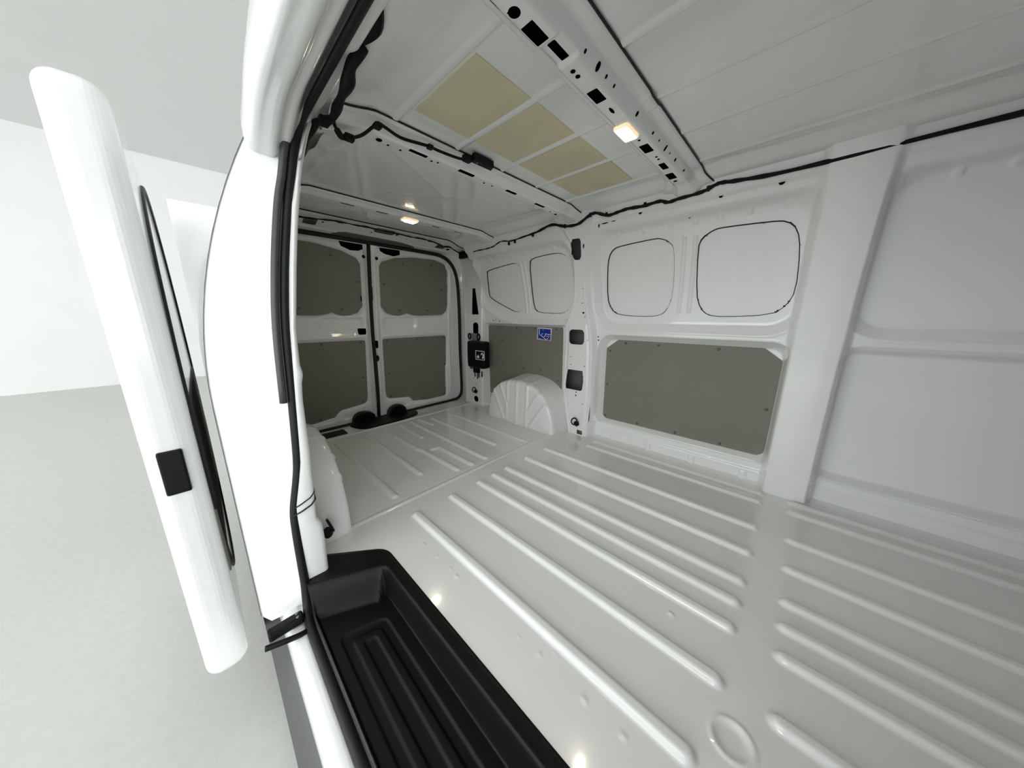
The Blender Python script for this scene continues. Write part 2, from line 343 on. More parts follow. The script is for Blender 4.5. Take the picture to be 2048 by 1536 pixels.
# ---------------------------------------------------------------- left wall: mirrored rear bay, door pillar, header
wl = sheet('wall_left', lambda y, z: (2 * XC - wall_x(y, z), y, z), 1.085, 2.35, -.01, 1.325, .009, .009, 'paint', flip=True); tag(wl, kind='structure')
sheet('outer_skin', lambda y, z: (2 * XC - prof(z) - .075 + .0, y, z), 1.03, 2.36, -.3, 1.33, .06, .06, 'paint', wl)
sheet('front_side_panel', lambda y, z: (2 * XC - prof(z), y, z), -1.0, -.16, -.3, 1.325, .05, .03, 'paint', wl)
PX = ([-.1, 0, .114, .164, .19, .221, .277, .337, .41, .476, .556, .60, .625, .65, .70, .75, .9, 1.0, 1.1, 1.14, 1.18, 1.22, 1.25, 1.30],
      [.169, .169, .172, .171, .160, .161, .164, .166, .170, .171, .173, .177, .183, .179, .181, .184, .205, .221, .240, .249, .260, .272, .284, .312])
SLX = ([-.1, 0, .1, .25, .38, .55, .75, .9, 1.05, 1.15, 1.22, 1.30], [.104, .104, .106, .110, .138, .150, .166, .186, .21, .24, .262, .29])
zz = np.linspace(-.1, 1.30, 141); V = []; NP = 12
for z in zz:
    xi = float(np.interp(z, *PX)); xs = float(np.interp(z, *SLX)) - .006; r = .013
    pts = [(xi - .02, 1.09), (xi - .004, 1.03), (xi, .985), (xi, .955 + r)]
    pts += [(xi - r + r * math.cos(a), .955 + r - r * math.sin(a)) for a in (.5, 1.05, 1.57)]
    xo = 2 * XC - float(prof(z)) - .075
    pts += [(xs + .012, .957), (xs + .004, .962), (xs - .004, .985), (xo + .02, .998), (xo, 1.04)]
    V += [(x, y, z) for x, y in pts]
I = np.arange(len(V)).reshape(len(zz), NP); F = np.stack([I[:-1, :-1], I[1:, :-1], I[1:, 1:], I[:-1, 1:]], -1).reshape(-1, 4)
dp = link('door_pillar', np_mesh('door_pillar', V, F), 'paint', wl)
# overlap joint of the pillar pressings
V, F = [], []
for k, t in enumerate(np.linspace(0, 1, 12)):
    for dz, e in ((.0, .0012), (.014, .0026), (.016, .0)):
        pass
tube('pillar_joint', [(.106, .957, .226), (.125, .954, .232), (.15, .952, .243), (.163, .96, .252), (.166, .985, .257)], .0022, 'mastic', dp, 6)
tube('pillar_joint', [(.106, .957, .247), (.125, .954, .254), (.15, .952, .266), (.163, .96, .276), (.166, .985, .281)], .0018, 'rubber', dp, 6)
HP = [(.345, 1.315), (.318, 1.300), (.303, 1.283), (.298, 1.271), (.290, 1.267), (.279, 1.268), (.272, 1.264), (.262, 1.256), (.252, 1.254), (.240, 1.246), (.228, 1.222), (.219, 1.217), (.210, 1.22), (.200, 1.206), (.19, 1.203), (.172, 1.208), (.158, 1.206), (.146, 1.222), (.146, 1.27), (.16, 1.33)]
hp = np.array(chaikin(HP, 1, False)); t = np.linspace(0, 1, len(hp))
def header_pos(u, y):
    x = np.interp(u, t, hp[:, 0]); z = np.interp(u, t, hp[:, 1]); k = np.clip((y - .78) / .2, 0, 1) ** 2
    return x, y, z - .05 * k * np.clip((.285 - x) / .05, 0, 1)
sheet('door_header', header_pos, 0, 1, -1.0, 1.0, 1 / 40, .02, 'paint', wl)
sill = [(.108, -.09), (.09, -.098), (.08, -.094), (.076, -.089), (.06, -.090), (.048, -.096), (.040, -.106), (.036, -.12), (.032, -.16), (.03, -.40)]
sp = np.array(chaikin(sill, 1, False)); ts = np.linspace(0, 1, len(sp))
sheet('door_sill', lambda u, y: (np.interp(u, ts, sp[:, 0]), y, np.interp(u, ts, sp[:, 1])), 0, 1, -1.0, 1.04, 1 / 48, .04, 'paint', wl)

# ---------------------------------------------------------------- rear frame, header, front bulkhead
ap = SEAL + [(2 * XC - x, z) for x, z in reversed(SEAL)]
wrear = sheet('wall_rear', lambda x, z: DOORP(x, z, .03), .0, 1.816, -.02, 1.30, .008, .008, 'paint', holes=lambda x, z: poly(x, z, ap)); tag(wrear, kind='structure')
def hz(y): return 1.315 - .25 * (y - 1.975)
HH = [lambda x, y: rect(x, y, .50, .565, 2.03, 2.10, .01), lambda x, y: rect(x, y, .868, 1.0, 1.99, 2.05, .025), lambda x, y: rect(x, y, 1.345, 1.42, 2.05, 2.10, .006)]
def hholes(x, y):
    D = np.full(x.shape, 1.)
    for h in HH: D = np.minimum(D, h(x, y))
    return D
sheet('rear_header', lambda x, y: (x, y, hz(y) - .004 * ss(.012, .004, np.abs(y - 2.13))), .2, 1.616, 1.972, 2.205, .006, .006, 'paint', wrear, holes=hholes)
sheet('header_cavity', lambda x, y: (x, y, hz(y) + .03), .25, 1.56, 1.98, 2.2, .05, .05, 'cavity', wrear)
for x, y, r in ((1.46, 2.095, .014), (.592, 2.05, .006), (.864, 2.06, .006), (1.019, 2.033, .008), (1.10, 2.06, .004), (1.2, 2.04, .004)):
    place('screw_hole_shade', HOLE, (x, y, hz(y) - .0002), (0, -.25, -1), 'hole_shade', wrear, r)
slab('header_trim', chaikin([(.655, 2.165), (.70, 2.11), (.84, 2.112), (1.17, 2.118), (1.215, 2.165), (1.20, 2.204), (.66, 2.204)], 1), lambda x, y, h: (x, y - h * .25, hz(y) - h), 0, .006, 'trim', wrear)
wf = sheet('wall_front', lambda x, z: (x, 0 * x - 1.0 + .01 * ss(.03, .0, np.abs(z - .7)), z), -.0, 1.82, -.3, 1.34, .04, .02, 'paint', flip=True); tag(wf, kind='structure')
slab('lining_panel', fillet([(.12, .05), (1.68, .05), (1.60, 1.24), (.30, 1.24)], .05), lambda x, z, h: (x, -.985 + h, z), 0, .01, 'board', wf)  # unseen grey board, added to cut the light bounced from the front

# ---------------------------------------------------------------- ceiling
def roof_z(x, y):
    d = np.abs(x - XC)
    z = ZR - .034 * ss(.47, .60, d)
    for rx in (.483, .696, .904, 1.112, 1.342):
        z = z - .0042 * ss(.013, .005, np.abs(x - rx)) * np.maximum(ss(.395, .42, y) * ss(.97, .95, y), ss(.40, .38, y))
    for a in ((.50, 1.05, 1.30, 1.55), (.50, 1.55, 1.30, 1.05)):
        z = z - .0008 * ss(.012, .004, seg(x, y, *a))
    return z
ceil = sheet('ceiling', lambda x, y: (x, y, roof_z(x, y)), .24, 1.585, -1.0, 1.985, .004, .008, 'paint', flip=True); tag(ceil, kind='structure')
BOWS = {1: [(.358, 1.318), (.364, 1.313), (.380, 1.311), (.386, 1.307), (.390, 1.301), (.403, 1.284), (.408, 1.280), (.446, 1.280), (.452, 1.283), (.458, 1.298), (.466, 1.309), (.488, 1.312), (.494, 1.318)],
        2: [(.922, 1.319), (.928, 1.311), (.938, 1.309), (.944, 1.300), (.952, 1.286), (.957, 1.282), (.992, 1.281), (.998, 1.285), (1.008, 1.302), (1.03, 1.312), (1.036, 1.318)],
        3: [(1.606, 1.319), (1.612, 1.311), (1.624, 1.309), (1.634, 1.299), (1.64, 1.296), (1.69, 1.294), (1.70, 1.298), (1.715, 1.310), (1.735, 1.318)]}
BH = {1: [lambda x, y: np.hypot(x - .458, y - .434) - .011, lambda x, y: rect(x, y, .488, .537, .420, .4475, .001), lambda x, y: rect(x, y, .553, .604, .420, .438, .001), lambda x, y: rect(x, y, .710, .759, .417, .4435, .001),
          lambda x, y: rect(x, y, 1.016, 1.071, .416, .443, .001), lambda x, y: rect(x, y, 1.171, 1.224, .418, .438, .001), lambda x, y: rect(x, y, 1.267, 1.324, .420, .4465, .001)],
      2: [lambda x, y: rect(x, y, .546, .608, .957, .972, .001), lambda x, y: rect(x, y, .731, .80, .955, .970, .001), lambda x, y: rect(x, y, .968, 1.03, .956, .970, .001), lambda x, y: rect(x, y, 1.164, 1.234, .964, .978, .001)],
      3: [lambda x, y: rect(x, y, .562, .622, 1.646, 1.656, .001), lambda x, y: rect(x, y, .725, .785, 1.644, 1.654, .001), lambda x, y: rect(x, y, 1.057, 1.109, 1.660, 1.670, .001), lambda x, y: rect(x, y, 1.214, 1.278, 1.664, 1.673, .001)]}
def bow(n):
    P = np.array(BOWS[n]); L = np.concatenate([[0], np.cumsum(np.hypot(*np.diff(P, axis=0).T))])
    yb0 = P[:, 0].min()
    def pos(x, s):
        y = np.interp(s, L, P[:, 0]); z = np.interp(s, L, P[:, 1])
        d = np.abs(x - XC); e = ss(.46, .56, d)
        z = z - .034 * ss(.47, .60, d) + (ZR - .004 - z) * .35 * e
        y = y + (y - (P[0, 0] + P[-1, 0]) / 2) * .45 * ss(.50, .60, d)
        if n == 1: z = z + .007 * ss(.035, .028, np.abs(x - .577)) * ((s > .06) & (s < .115)) - .004 * ss(.03, .026, np.abs(x - .895)) * (s < .03)
        return x, y, z
    def holes(x, s):
        y = np.interp(s, L, P[:, 0]); z = np.interp(s, L, P[:, 1]); D = np.full(x.shape, 1.)
        for h in BH[n]: D = np.minimum(D, np.where(z < 1.31, h(x, y), 1.))
        return D
    o = sheet('roof_bow', pos, XC - .595, XC + .595, 0, L[-1], .0035, .003, 'paint', ceil, holes=holes)
    pts = []
    for x in np.linspace(XC - .575, XC + .575, 60):
        X, Y, Z = pos(np.array([x]), np.array([0.])); pts.append((x, float(Y[0]) - .001, float(Z[0]) + .0005))
    tube('gap_shade_bead', pts, .0027, 'mastic', o, 6)  # black bead for the gap's shade as well as its adhesive
    for h, zz0 in ((0, 0),):
        k = {1: (.4055, .4525), 2: (.9545, .995), 3: (1.637, 1.697)}[n]
        sheet('bow_hole_shade', lambda x, y: (x, y, {1: 1.2835, 2: 1.2853, 3: 1.2995}[n] + (.0072 * ss(.037, .030, np.abs(x - .577)) if n == 1 else 0 * x)), XC - .49, XC + .49, k[0], k[1], .006, .03, 'hole_shade', o)  # black sheet just above the bow's underside, painting its holes dark
    return o, pos, P, L
b1, b1pos, P_, L_ = bow(1); b2, *_ = bow(2); b3, *_ = bow(3)
for x, y, r in ((.633, .43, .0055), (.652, .43, .0055), (.983, .428, .004), (1.115, .424, .004), (1.135, .424, .004), (1.35, .434, .007)):
    place('screw_hole_shade', HOLE, (x, y, 1.2797), (0, 0, -1), 'hole_shade', b1, r)
place('slot', HOLE, (.805, .427, 1.2797), (0, 0, -1), 'bezel', b1, (.014, .004, 1))
for x, hx, hy in ((.675, .006, .0085), (.623, .003, .004), (.712, .003, .004), (.75, .003, .004), (.998, .004, .004), (1.05, .003, .003), (1.108, .005, .009), (1.15, .002, .003), (1.207, .005, .005), (1.31, .005, .004)):
    place('screw_hole_shade', HOLE, (x, .3958, 1.2925), (0, -.8, -.62), 'hole_shade', b1, (hx, hy, 1))
place('slot', HOLE, (.883, .3958, 1.2925), (0, -.8, -.62), 'bezel', b1, (.005, .006, 1))
for x, y, r in ((.458, .978, .009), (.488, .985, .004), (.527, .985, .004), (.63, .975, .004), (.65, .968, .004), (.86, .975, .004), (.9, .972, .004), (1.3, .985, .004), (1.35, .989, .008)):
    place('screw_hole_shade', HOLE, (x, y, 1.2806), (0, 0, -1), 'hole_shade', b2, r)
# black beads for the shaded gaps at the rear header and right roof rail
tube('gap_shade_bead', [(x, 1.972, ZR - .002 - .034 * float(ss(.47, .6, np.array(abs(x - XC))))) for x in np.linspace(.30, 1.53, 40)], .004, 'mastic', ceil, 6)
for ya, yb in ((-.9, .33), (.46, .90), (1.06, 1.58), (1.74, 1.93)):
    tube('gap_shade_bead', [(1.509, y, 1.2895) for y in np.linspace(ya, yb, 12)], .003, 'mastic', ceil, 6)

# ---------------------------------------------------------------- rear doors
RU = [(.974, 1.125), (.995, 1.156), (1.086, 1.191), (1.228, 1.212), (1.42, 1.218), (1.515, 1.195), (1.546, 1.136), (1.552, .872), (1.54, .82), (1.497, .787), (1.30, .780), (1.24, .783), (1.205, .79), (1.176, .80), (1.148, .79), (1.11, .779), (1.06, .783), (1.01, .80), (.975, .845)]
RL = [(.972, .607), (1.526, .608), (1.541, .596), (1.546, .34), (1.538, .325), (1.54, .30), (1.551, .12), (1.549, .05), (1.534, .040), (1.25, .038), (1.225, .045), (1.195, .082), (1.172, .10), (1.01, .118), (.988, .13), (.98, .17)]
def mir(p): return [(2 * XC - x, z) for x, z in p]
def door_off(x, z):
    o = np.zeros_like(x)
    for p, dd in ((RU, .018), (RL, .014)):
        d = poly(x, z, fillet(p, .02)); o = o - dd * ss(.024, .0, d)
    d = rect(x, z, .99, 1.24, .655, .79, .06); o = o - .020 * ss(.03, -.02, d) * ss(.776, .755, z)          # bowl below the upper panel
    d = rect(x, z, 1.53, 1.62, .12, .32, .02); o = o + .006 * ss(.008, -.002, d)
    o = o - .02 * ss(.957, .945, x) - .012 * ss(.935, .925, x)                           # edge flange by the centre seal
    o = o + .008 * ss(.012, .004, np.abs(x - 1.60 + .05 * z)) * ss(.05, .1, z)
    d = poly(x, z, [(1.0, .02), (1.16, .02), (1.2, .05), (1.6, .0), (1.6, -.03), (.95, -.03)]); o = o + .012 * ss(.015, 0, d)
    return o
DH = {'R': [[(.972, 1.244), (1.122, 1.246), (1.125, 1.216), (1.076, 1.201), (1.015, 1.206), (.978, 1.222)]],
      'L': [[(2 * XC - .714, 1.246), (2 * XC - .866, 1.246), (2 * XC - .871, 1.222), (2 * XC - .835, 1.203), (2 * XC - .782, 1.199), (2 * XC - .727, 1.217)]]}
def door(name, side):
    f = (lambda x: x) if side == 'R' else (lambda x: 2 * XC - x)
    rn = (lambda x, z: rect(x, z, .913, .941, .538, .596, .008)) if side == 'R' else (lambda x, z: rect(x, z, .965, 1.017, .646, .691, .010))
    o = sheet(name, lambda x, z: (f(x), 2.36 - .115 * z - door_off(x, z), z), .915, 1.74, -.04, 1.27, .004, .004, 'paint', flip=(side == 'L'),
              holes=lambda x, z: np.minimum(poly(x, z, DH[side][0]), rn(x, z)))
    tag(o, kind='structure')
    sheet('outer_skin', lambda x, z: (f(x), 2.47 - .115 * z, z), .909, 1.78, -.1, 1.30, .06, .06, 'paint', o)
    sheet('latch_recess_shade', lambda x, z: (f(x), 2.43 - .115 * z, z), .91, 1.16, .5, 1.26, .05, .05, 'hole_shade', o)  # black sheet standing for the shade inside the door openings
    P = (lambda x, z, h: (f(x), 2.36 - .115 * z + .018 - h, z))
    for pts, base, riv in ((RU, .0, ((1.148, 1.155), (1.391, 1.177), (1.002, 1.004), (1.494, .992), (1.112, .822), (1.353, .825))),
                           (RL, .002, ((1.004, .590), (1.256, .592), (1.517, .590), (1.008, .325), (1.533, .345), (1.532, .063), (1.311, .061), (1.019, .135)))):
        bo = slab('lining_panel', fillet(pts, .02), P, base, base + .008, 'board', o)
        for x, z in riv: place('rivet', RIVET, P(x, z, base + .0078), (0, -1, -.115), 'rivet', bo)
    a = chaikin([(.964, -.02), (.973, .038), (1.035, .073), (1.107, .05), (1.122, -.02)], 1) if side == 'R' else chaikin([(2 * XC - .70, -.02), (2 * XC - .71, .048), (2 * XC - .772, .073), (2 * XC - .852, .05), (2 * XC - .866, -.02)], 1)
    slab('latch_cover', a, P, .03, .085, 'black', o, .008)
    place('screw_hole_shade', HOLE, P(.952, 1.171, .0186), (0, -1, -.115), 'hole_shade', o, .011)
    if side == 'R':
        slab('edge_reflector', [(.912, .89), (.924, .89), (.924, .983), (.912, .983)], P, -.012, -.008, 'red', o)
        slab('door_catch', chaikin([(.908, .437), (.938, .437), (.94, .483), (.908, .485)], 1), P, -.01, .012, 'black', o, .003)
    else:
        place('slot', HOLE, P(2 * XC - .8305, .897, .0186), (0, -1, -.115), 'hole_shade', o, (.004, .022, 1))
    return o
door_r = door('door_1', 'R'); door_l = door('door_2', 'L')
pts = [DOORP(x, z, .022 if z > .2 else .03) for x, z in ((.892, 1.25), (.889, 1.087), (.887, .922), (.887, .750), (.888, .642), (.890, .568), (.893, .493), (.898, .376), (.899, .174), (.898, .0))]
tag(tube('door_edge_seal', spline(pts, 5), .0125, 'rubber', None), 'vertical black rubber seal down the gap between the two rear doors', 'door seal')
pts = [DOORP(x, z, .046) for x, z in chaikin([q for q in ap], 2)]
tag(tube('door_frame_seal', pts, .0135, 'rubber', None, 10, True), 'black rubber seal running round the rear door opening', 'door seal')
# black sill plate under the doors
o = slab('sill_plate', chaikin([(.675, 2.22), (.72, 2.135), (.90, 2.13), (1.12, 2.155), (1.175, 2.205), (1.18, 2.30), (.66, 2.31)], 2), lambda x, y, h: (x, y, -.0145 + h), 0, .014, 'black', None, .005)
tag(o, 'black plastic scuff plate on the rear sill under the door latches', 'sill plate')
o = slab('sill_cover', fillet([(.446, 2.154), (.613, 2.154), (.613, 2.26), (.446, 2.26)], .012), lambda x, y, h: (x, y, -.016 + h), 0, .006, 'black', None, .003)
tag(o, 'small black rectangular cover let into the rear sill at the far left', 'cover')

# ---------------------------------------------------------------- wheel arches
def arch(name, mirror, label):
    na, nt = 150, 60; A, T = np.meshgrid(np.linspace(0, math.pi, na), np.linspace(0, 1, nt), indexing='ij')
    # T runs from the centre of the inner face out to the shoulder, then back to the wall
    cy = 1.415
    rr = np.interp(T, [0, .5, .56, .62, .68, 1], [.0, .90, .965, .995, 1.0, 1.06])
    xx = np.interp(T, [0, .5, .56, .62, .68, 1], [1.523, 1.527, 1.532, 1.548, 1.575, 1.736])
    for _ in range(2):
        rr[:, 1:-1] = (rr[:, :-2] + 2 * rr[:, 1:-1] + rr[:, 2:]) / 4; xx[:, 1:-1] = (xx[:, :-2] + 2 * xx[:, 1:-1] + xx[:, 2:]) / 4
    e = .86
    Y = cy + .325 * rr * np.sign(np.cos(A)) * np.abs(np.cos(A)) ** e; Z = .331 * rr * np.abs(np.sin(A)) ** e
    rib = np.zeros_like(Y)
    for (a, b, c, d) in ((1.548, .02, 1.68, .27), (1.516, .02, 1.516, .14), (1.516, .14, 1.60, .31), (1.508, .17, 1.508, .36), (1.42, .0, 1.412, .36), (1.325, .0, 1.315, .36), (1.305, .13, 1.17, .33), (1.285, .02, 1.13, .24)):
        rib = np.maximum(rib, ss(.015, .006, seg(Y, Z, a, b, c, d)))
    inner = ss(.72, .55, T); xx = xx - (.004 if mirror else .009) * rib * inner
    # the ribs carry on over the top
    top = ss(.60, .66, T) * ss(.97, .9, T)
    tr = np.zeros_like(Y)
    for yy in (1.505, 1.412, 1.315): tr = np.maximum(tr, ss(.014, .006, np.abs(Y - yy)) * (Z > .25))
    for aa in (() if mirror else (.38, 1.02)): tr = np.maximum(tr, ss(.035, .015, np.abs(A - aa)))
    Z = Z + .003 * tr * top; 
    for yy, zc in ((1.175, .07), (1.638, .068)):
        d = np.hypot(Y - yy, Z - zc); xx = xx - .004 * ss(.045, .038, d) * inner
    X = 2 * XC - xx if mirror else xx
    P = np.stack([X, Y, Z - .004], -1).reshape(-1, 3); I = np.arange(na * nt).reshape(na, nt)
    F = np.stack([I[:-1, :-1], I[1:, :-1], I[1:, 1:], I[:-1, 1:]], -1).reshape(-1, 4)
    if not mirror: F = F[:, ::-1]
    o = link(name, np_mesh(name, P, F), 'paint'); return tag(o, label, 'wheel arch')
arch('wheel_arch', False, 'white ribbed wheel arch swelling from the far wall below the blue sticker')
arch('wheel_arch', True, 'white wheel arch on the door side, half hidden behind the left pillar')

# ---------------------------------------------------------------- lining boards on the right wall
WP = lambda y, z, h: (1.745 + .017 - h, y, z)
o = slab('lining_panel', fillet([(.04, .132), (.855, .132), (.860, .585), (.79, .639), (.106, .639), (.036, .585)], .012), WP, .001, .008, 'board')
tag(o, 'large grey hardboard lining panel at the right, beside the bare pillar', 'lining panel')
for y, z in ((.742, .622), (.557, .622), (.278, .622), (.835, .569), (.84, .359), (.838, .15), (.63, .146), (.421, .146), (.212, .146), (.06, .36)): place('rivet', RIVET, WP(y, z, .0078), (-1, 0, 0), 'rivet', o)
WP2 = lambda y, z, h: (1.747 - .0143 * z - h, y, z)
o = slab('lining_panel', fillet([(1.174, .04), (2.085, .035), (2.085, .701), (1.178, .703)], .012), WP2, .0, .010, 'board')
tag(o, 'grey hardboard lining panel behind the wheel arch, carrying the blue sticker', 'lining panel')
for y, z in ((1.606, .688), (1.42, .688), (1.23, .688), (1.53, .38), (1.363, .382), (1.206, .325), (1.756, .581), (1.758, .385), (1.913, .212), (1.98, .688), (1.79, .688)): place('rivet', RIVET, WP2(y, z, .0098), (-1, 0, 0), 'rivet', o)
for k, (za, zb) in enumerate(((.112, .106), (.095, .089), (.078, .072), (.062, .056))):
    slab('vent_slot', [(2.03 - .004 * k, za + .004), (1.90 + .005 * k, zb + .004), (1.90 + .005 * k, zb - .004), (2.03 - .004 * k, za - .004)], WP2, .0095, .0115, 'paint', o, .0005)
# sticker
st = slab('sticker', [(1.395, .698), (1.266, .694), (1.272, .608), (1.400, .612)], WP2, .0102, .0108, 'white', None, .0002)
tag(st, 'square blue sticker with white border and bent white line on grey panel', 'sticker')
def SP(a, b, h):                         # a: 0..1 left to right, b: 0..1 bottom to top, on the sticker
    y = 1.398 - a * .129; z = .6105 + b * .086 - a * .004; return WP2(y, z, .0108 + h)
slab('blue_field', [(.06, .06), (.94, .06), (.95, .94), (.06, .94)], SP, 0, .0004, 'blue', st, .0001)
def stroke(a0, b0, a1, b1, wd):
    dx, dy = a1 - a0, b1 - b0; l = math.hypot(dx, dy); nx, ny = -dy / l * wd / 2, dx / l * wd / 2
    return [(a0 + nx, b0 + ny), (a1 + nx, b1 + ny), (a1 - nx, b1 - ny), (a0 - nx, b0 - ny)]
for a in ((.16, .95, .155, .48, .05), (.15, .49, .67, .04, .05), (.33, .45, .42, .57, .04), (.40, .84, .44, .84, .06), (.56, .51, .70, .53, .07), (.74, .49, .91, .50, .07), (.60, .47, .59, .38, .04), (.60, .38, .50, .29, .05), (.68, .33, .74, .37, .05), (.77, .31, .87, .36, .05),
          (.80, .26, .79, .22, .06), (.75, .17, .71, .12, .06), (.09, .10, .17, .11, .03), (.19, .10, .29, .11, .03), (.09, .34, .14, .32, .02)):
    slab('print_stroke', stroke(*a), SP, .0003, .0007, 'white', st, .0001)

# ---------------------------------------------------------------- damping pads on the roof
for (xa, xb, lab) in ((.502, .684, 'beige damping pad on the roof panel, nearest the side door'), (.710, .890, 'beige damping pad on the roof, second from the side door'),
                      (.918, 1.099, 'beige damping pad on the roof, third from the side door'), (1.127, 1.322, 'beige damping pad on the roof, farthest from the side door')):
    o = slab('damping_pad', [(xa, .587), (xb, .589), (xb, .846), (xa, .844)], lambda x, y, h: (x, y, ZR - h), -.001, .0022, 'pad', None, .0008)
    tag(o, lab, 'damping pad', 'beige damping pads between the roof ribs')

# ---------------------------------------------------------------- interior lamps
def lamp(c, hx, hy, label, slope=0.):
    e = empty('interior_lamp', c, label, 'lamp', 'lit lamps on the roof bows')
    f = lambda x, y, h: (c[0] + x, c[1] + y, c[2] - h - slope * y)
    def rr(a, b, r, n=5):
        p = []
        for sx, sy, a0 in ((1, 1, 0), (-1, 1, 90), (-1, -1, 180), (1, -1, 270)):
            p += [(sx * (a - r) + r * math.cos(math.radians(a0 + k * 90 / n)), sy * (b - r) + r * math.sin(math.radians(a0 + k * 90 / n))) for k in range(n + 1)]
        return p
    slab('bezel', rr(hx, hy, .008), f, -.002, .007, 'bezel', e, .003)
    slab('lens', rr(hx * .70, hy * .72, .009), f, .006, .011, 'lens', e, .003)
    return e
lamp((.917, .438, 1.2795), .041, .021, 'lit warm lamp on the nearest roof bow, right of the beige pads')
lamp((.912, 1.658, 1.295), .044, .025, 'lit warm lamp on the rearmost roof bow above the rear doors')

# ---------------------------------------------------------------- step tray
def tray_z(x, y):
    d = tray_inner(x, y); dr = ((y - .842) * .179 + (x - .297) * .086) / .1986
    wd = np.where(dr > x - .297, .040, .013)
    k = ss(0, 1, -d / wd); z = .0045 - .0895 * k + .003 * ss(.006, .0, np.abs(d - .004)) * 1
    yy = y + .30 * (x - .19)
    for ins, s in ((0, -1), (.022, 1), (.042, -1)):
        q = rect(x, yy, .137 + ins, .2505 - ins, -.9 + ins, .772 - ins * 1.1, .018 - ins * .25); z = z + s * .0045 * ss(.0035, -.0035, q)
    z = z + .010 * ss(.112, .106, x) * ss(-.03, -.06, z)
    return z - .004 * ss(-.012, -.002, tray_outer(x, y))
tr = sheet('step_tray', lambda x, y: (x, y, tray_z(x, y)), .104, .345, -.95, 1.05, .0022, .004, 'tray', holes=lambda x, y: -tray_outer(x, y))
tag(tr, 'black moulded plastic step tray with grooved well inside the door opening', 'step tray')
tube('outer_lip', [(.1045, y, -.0755) for y in np.linspace(-.95, .95, 8)], .0022, 'rubber_light', tr, 8)

# ---------------------------------------------------------------- side door seal and open door
pts = [(.257, -.9, 1.252), (.257, .2, 1.252), (.257, .60, 1.252), (.257, .78, 1.251), (.256, .88, 1.248), (.253, .94, 1.240), (.246, .960, 1.22), (.235, .965, 1.18), (.222, .967, 1.12), (.205, .968, 1.04), (.180, .968, .9), (.161, .968, .75), (.1495, .968, .554), (.1395, .968, .40), (.131, .968, .335),
       (.1115, .968, .24), (.1065, .966, .168), (.1045, .962, .064), (.103, .957, .0), (.097, .94, -.06), (.0905, .90, -.082), (.0885, .8, -.084), (.0885, .4, -.084), (.0885, -.9, -.084)]
sd = tube('side_door_seal', spline(pts, 5), .0115, 'rubber', None, 10)
tag(sd, 'long black rubber seal round the side door opening, along the bright sill', 'door seal')
tube('inner_lip', spline([(x - .021, y - .006, z - (.012 if z > 1.1 else 0)) for x, y, z in pts[:13]], 4), .009, 'rubber_light', sd, 8)
so = link('door_3', rbox_mesh('door_3', (-.135, 1.03, -.22), (-.045, 2.10, 1.22), .035, 8), 'paint'); tag(so, kind='structure')
rbox('door_latch', (-.112, 1.022, .36), (-.070, 1.036, .47), 'black', so, .004)
tube('door_seal_strip', [(-.047, 1.07 + .9 * (.5 - .5 * math.cos(a)) * 1.1, .5 + .66 * math.sin(a)) for a in np.linspace(0, 2 * math.pi, 40)[:-1]], .008, 'rubber', so, 8, True)
rbox('door_trim', (-.05, 1.10, .05), (-.041, 2.02, .55), 'board', so, .003)
e = empty('door_roller', (.05, .90, -.085), 'small black roller bracket on the bright sill behind the door seal', 'bracket')
rbox('arm', (.0, .905, -.086), (.082, .935, -.060), 'black', e, .006)
tube('strap', spline([(-.01, .885, -.072), (.03, .875, -.076), (.06, .872, -.082), (.081, .875, -.088)], 5), .006, 'black', e, 8, flat=1.4)
for k in (0, 1): place('rivet', disc_me('rivet', .004, .002, 10, .001), (.068, .912 + .014 * k, -.0598), (0, 0, 1), 'grey', e)

# ---------------------------------------------------------------- wiring
def clip(p, parent, sz=(.012, .012, .02), m='black'):
    return rbox('cable_clip', [p[i] - sz[i] / 2 for i in range(3)], [p[i] + sz[i] / 2 for i in range(3)], m, parent, .003)
hr = [(1.575, 2.0, 1.262), (1.545, 1.93, 1.25), (1.50, 1.80, 1.240), (1.497, 1.681, 1.238), (1.497, 1.612, 1.243), (1.488, 1.527, 1.260), (1.494, 1.44, 1.251), (1.49, 1.32, 1.257), (1.486, 1.216, 1.264), (1.455, 1.093, 1.272), (1.463, 1.007, 1.251), (1.465, .929, 1.247), (1.454, .861, 1.269), (1.455, .822, 1.275), (1.474, .768, 1.257), (1.486, .726, 1.264), (1.484, .673, 1.268),
      (1.486, .601, 1.264), (1.485, .532, 1.267), (1.489, .499, 1.256), (1.484, .448, 1.259), (1.484, .371, 1.263), (1.480, .328, 1.275), (1.479, .305, 1.277), (1.479, .25, 1.270), (1.483, .1, 1.262), (1.483, -.3, 1.265), (1.483, -.8, 1.262)]
sp = spline(hr, 5)
h = tube('wiring_harness', sp, [.0035 + .0035 * float(ss(1.5, 1.1, np.array(p[1]))) + .0012 * math.sin(i * 1.7) for i, p in enumerate(sp)], 'tape', None, 8)
tag(h, 'black taped wiring harness running along the roof rail over the right wall', 'wiring harness')
for p in ((1.486, .595, 1.268), (1.486, .78, 1.266), (1.453, .85, 1.272), (1.484, 1.25, 1.252), (1.487, 1.40, 1.240), (1.489, 1.455, 1.236), (1.463, 1.007, 1.251), (1.48, .35, 1.268)): clip(p, h)
rh = [(.30, 2.02, 1.290), (.458, 2.011, 1.290), (.546, 1.999, 1.293), (.643, 1.985, 1.299), (.759, 1.985, 1.298), (.799, 1.98, 1.300), (.850, 1.985, 1.299), (.946, 1.985, 1.298), (1.012, 1.985, 1.298), (1.096, 1.99, 1.296), (1.163, 1.985, 1.297), (1.265, 1.995, 1.294), (1.377, 2.029, 1.286), (1.420, 2.022, 1.288), (1.50, 2.055, 1.278), (1.566, 2.08, 1.268)]
sp = spline(rh, 6)
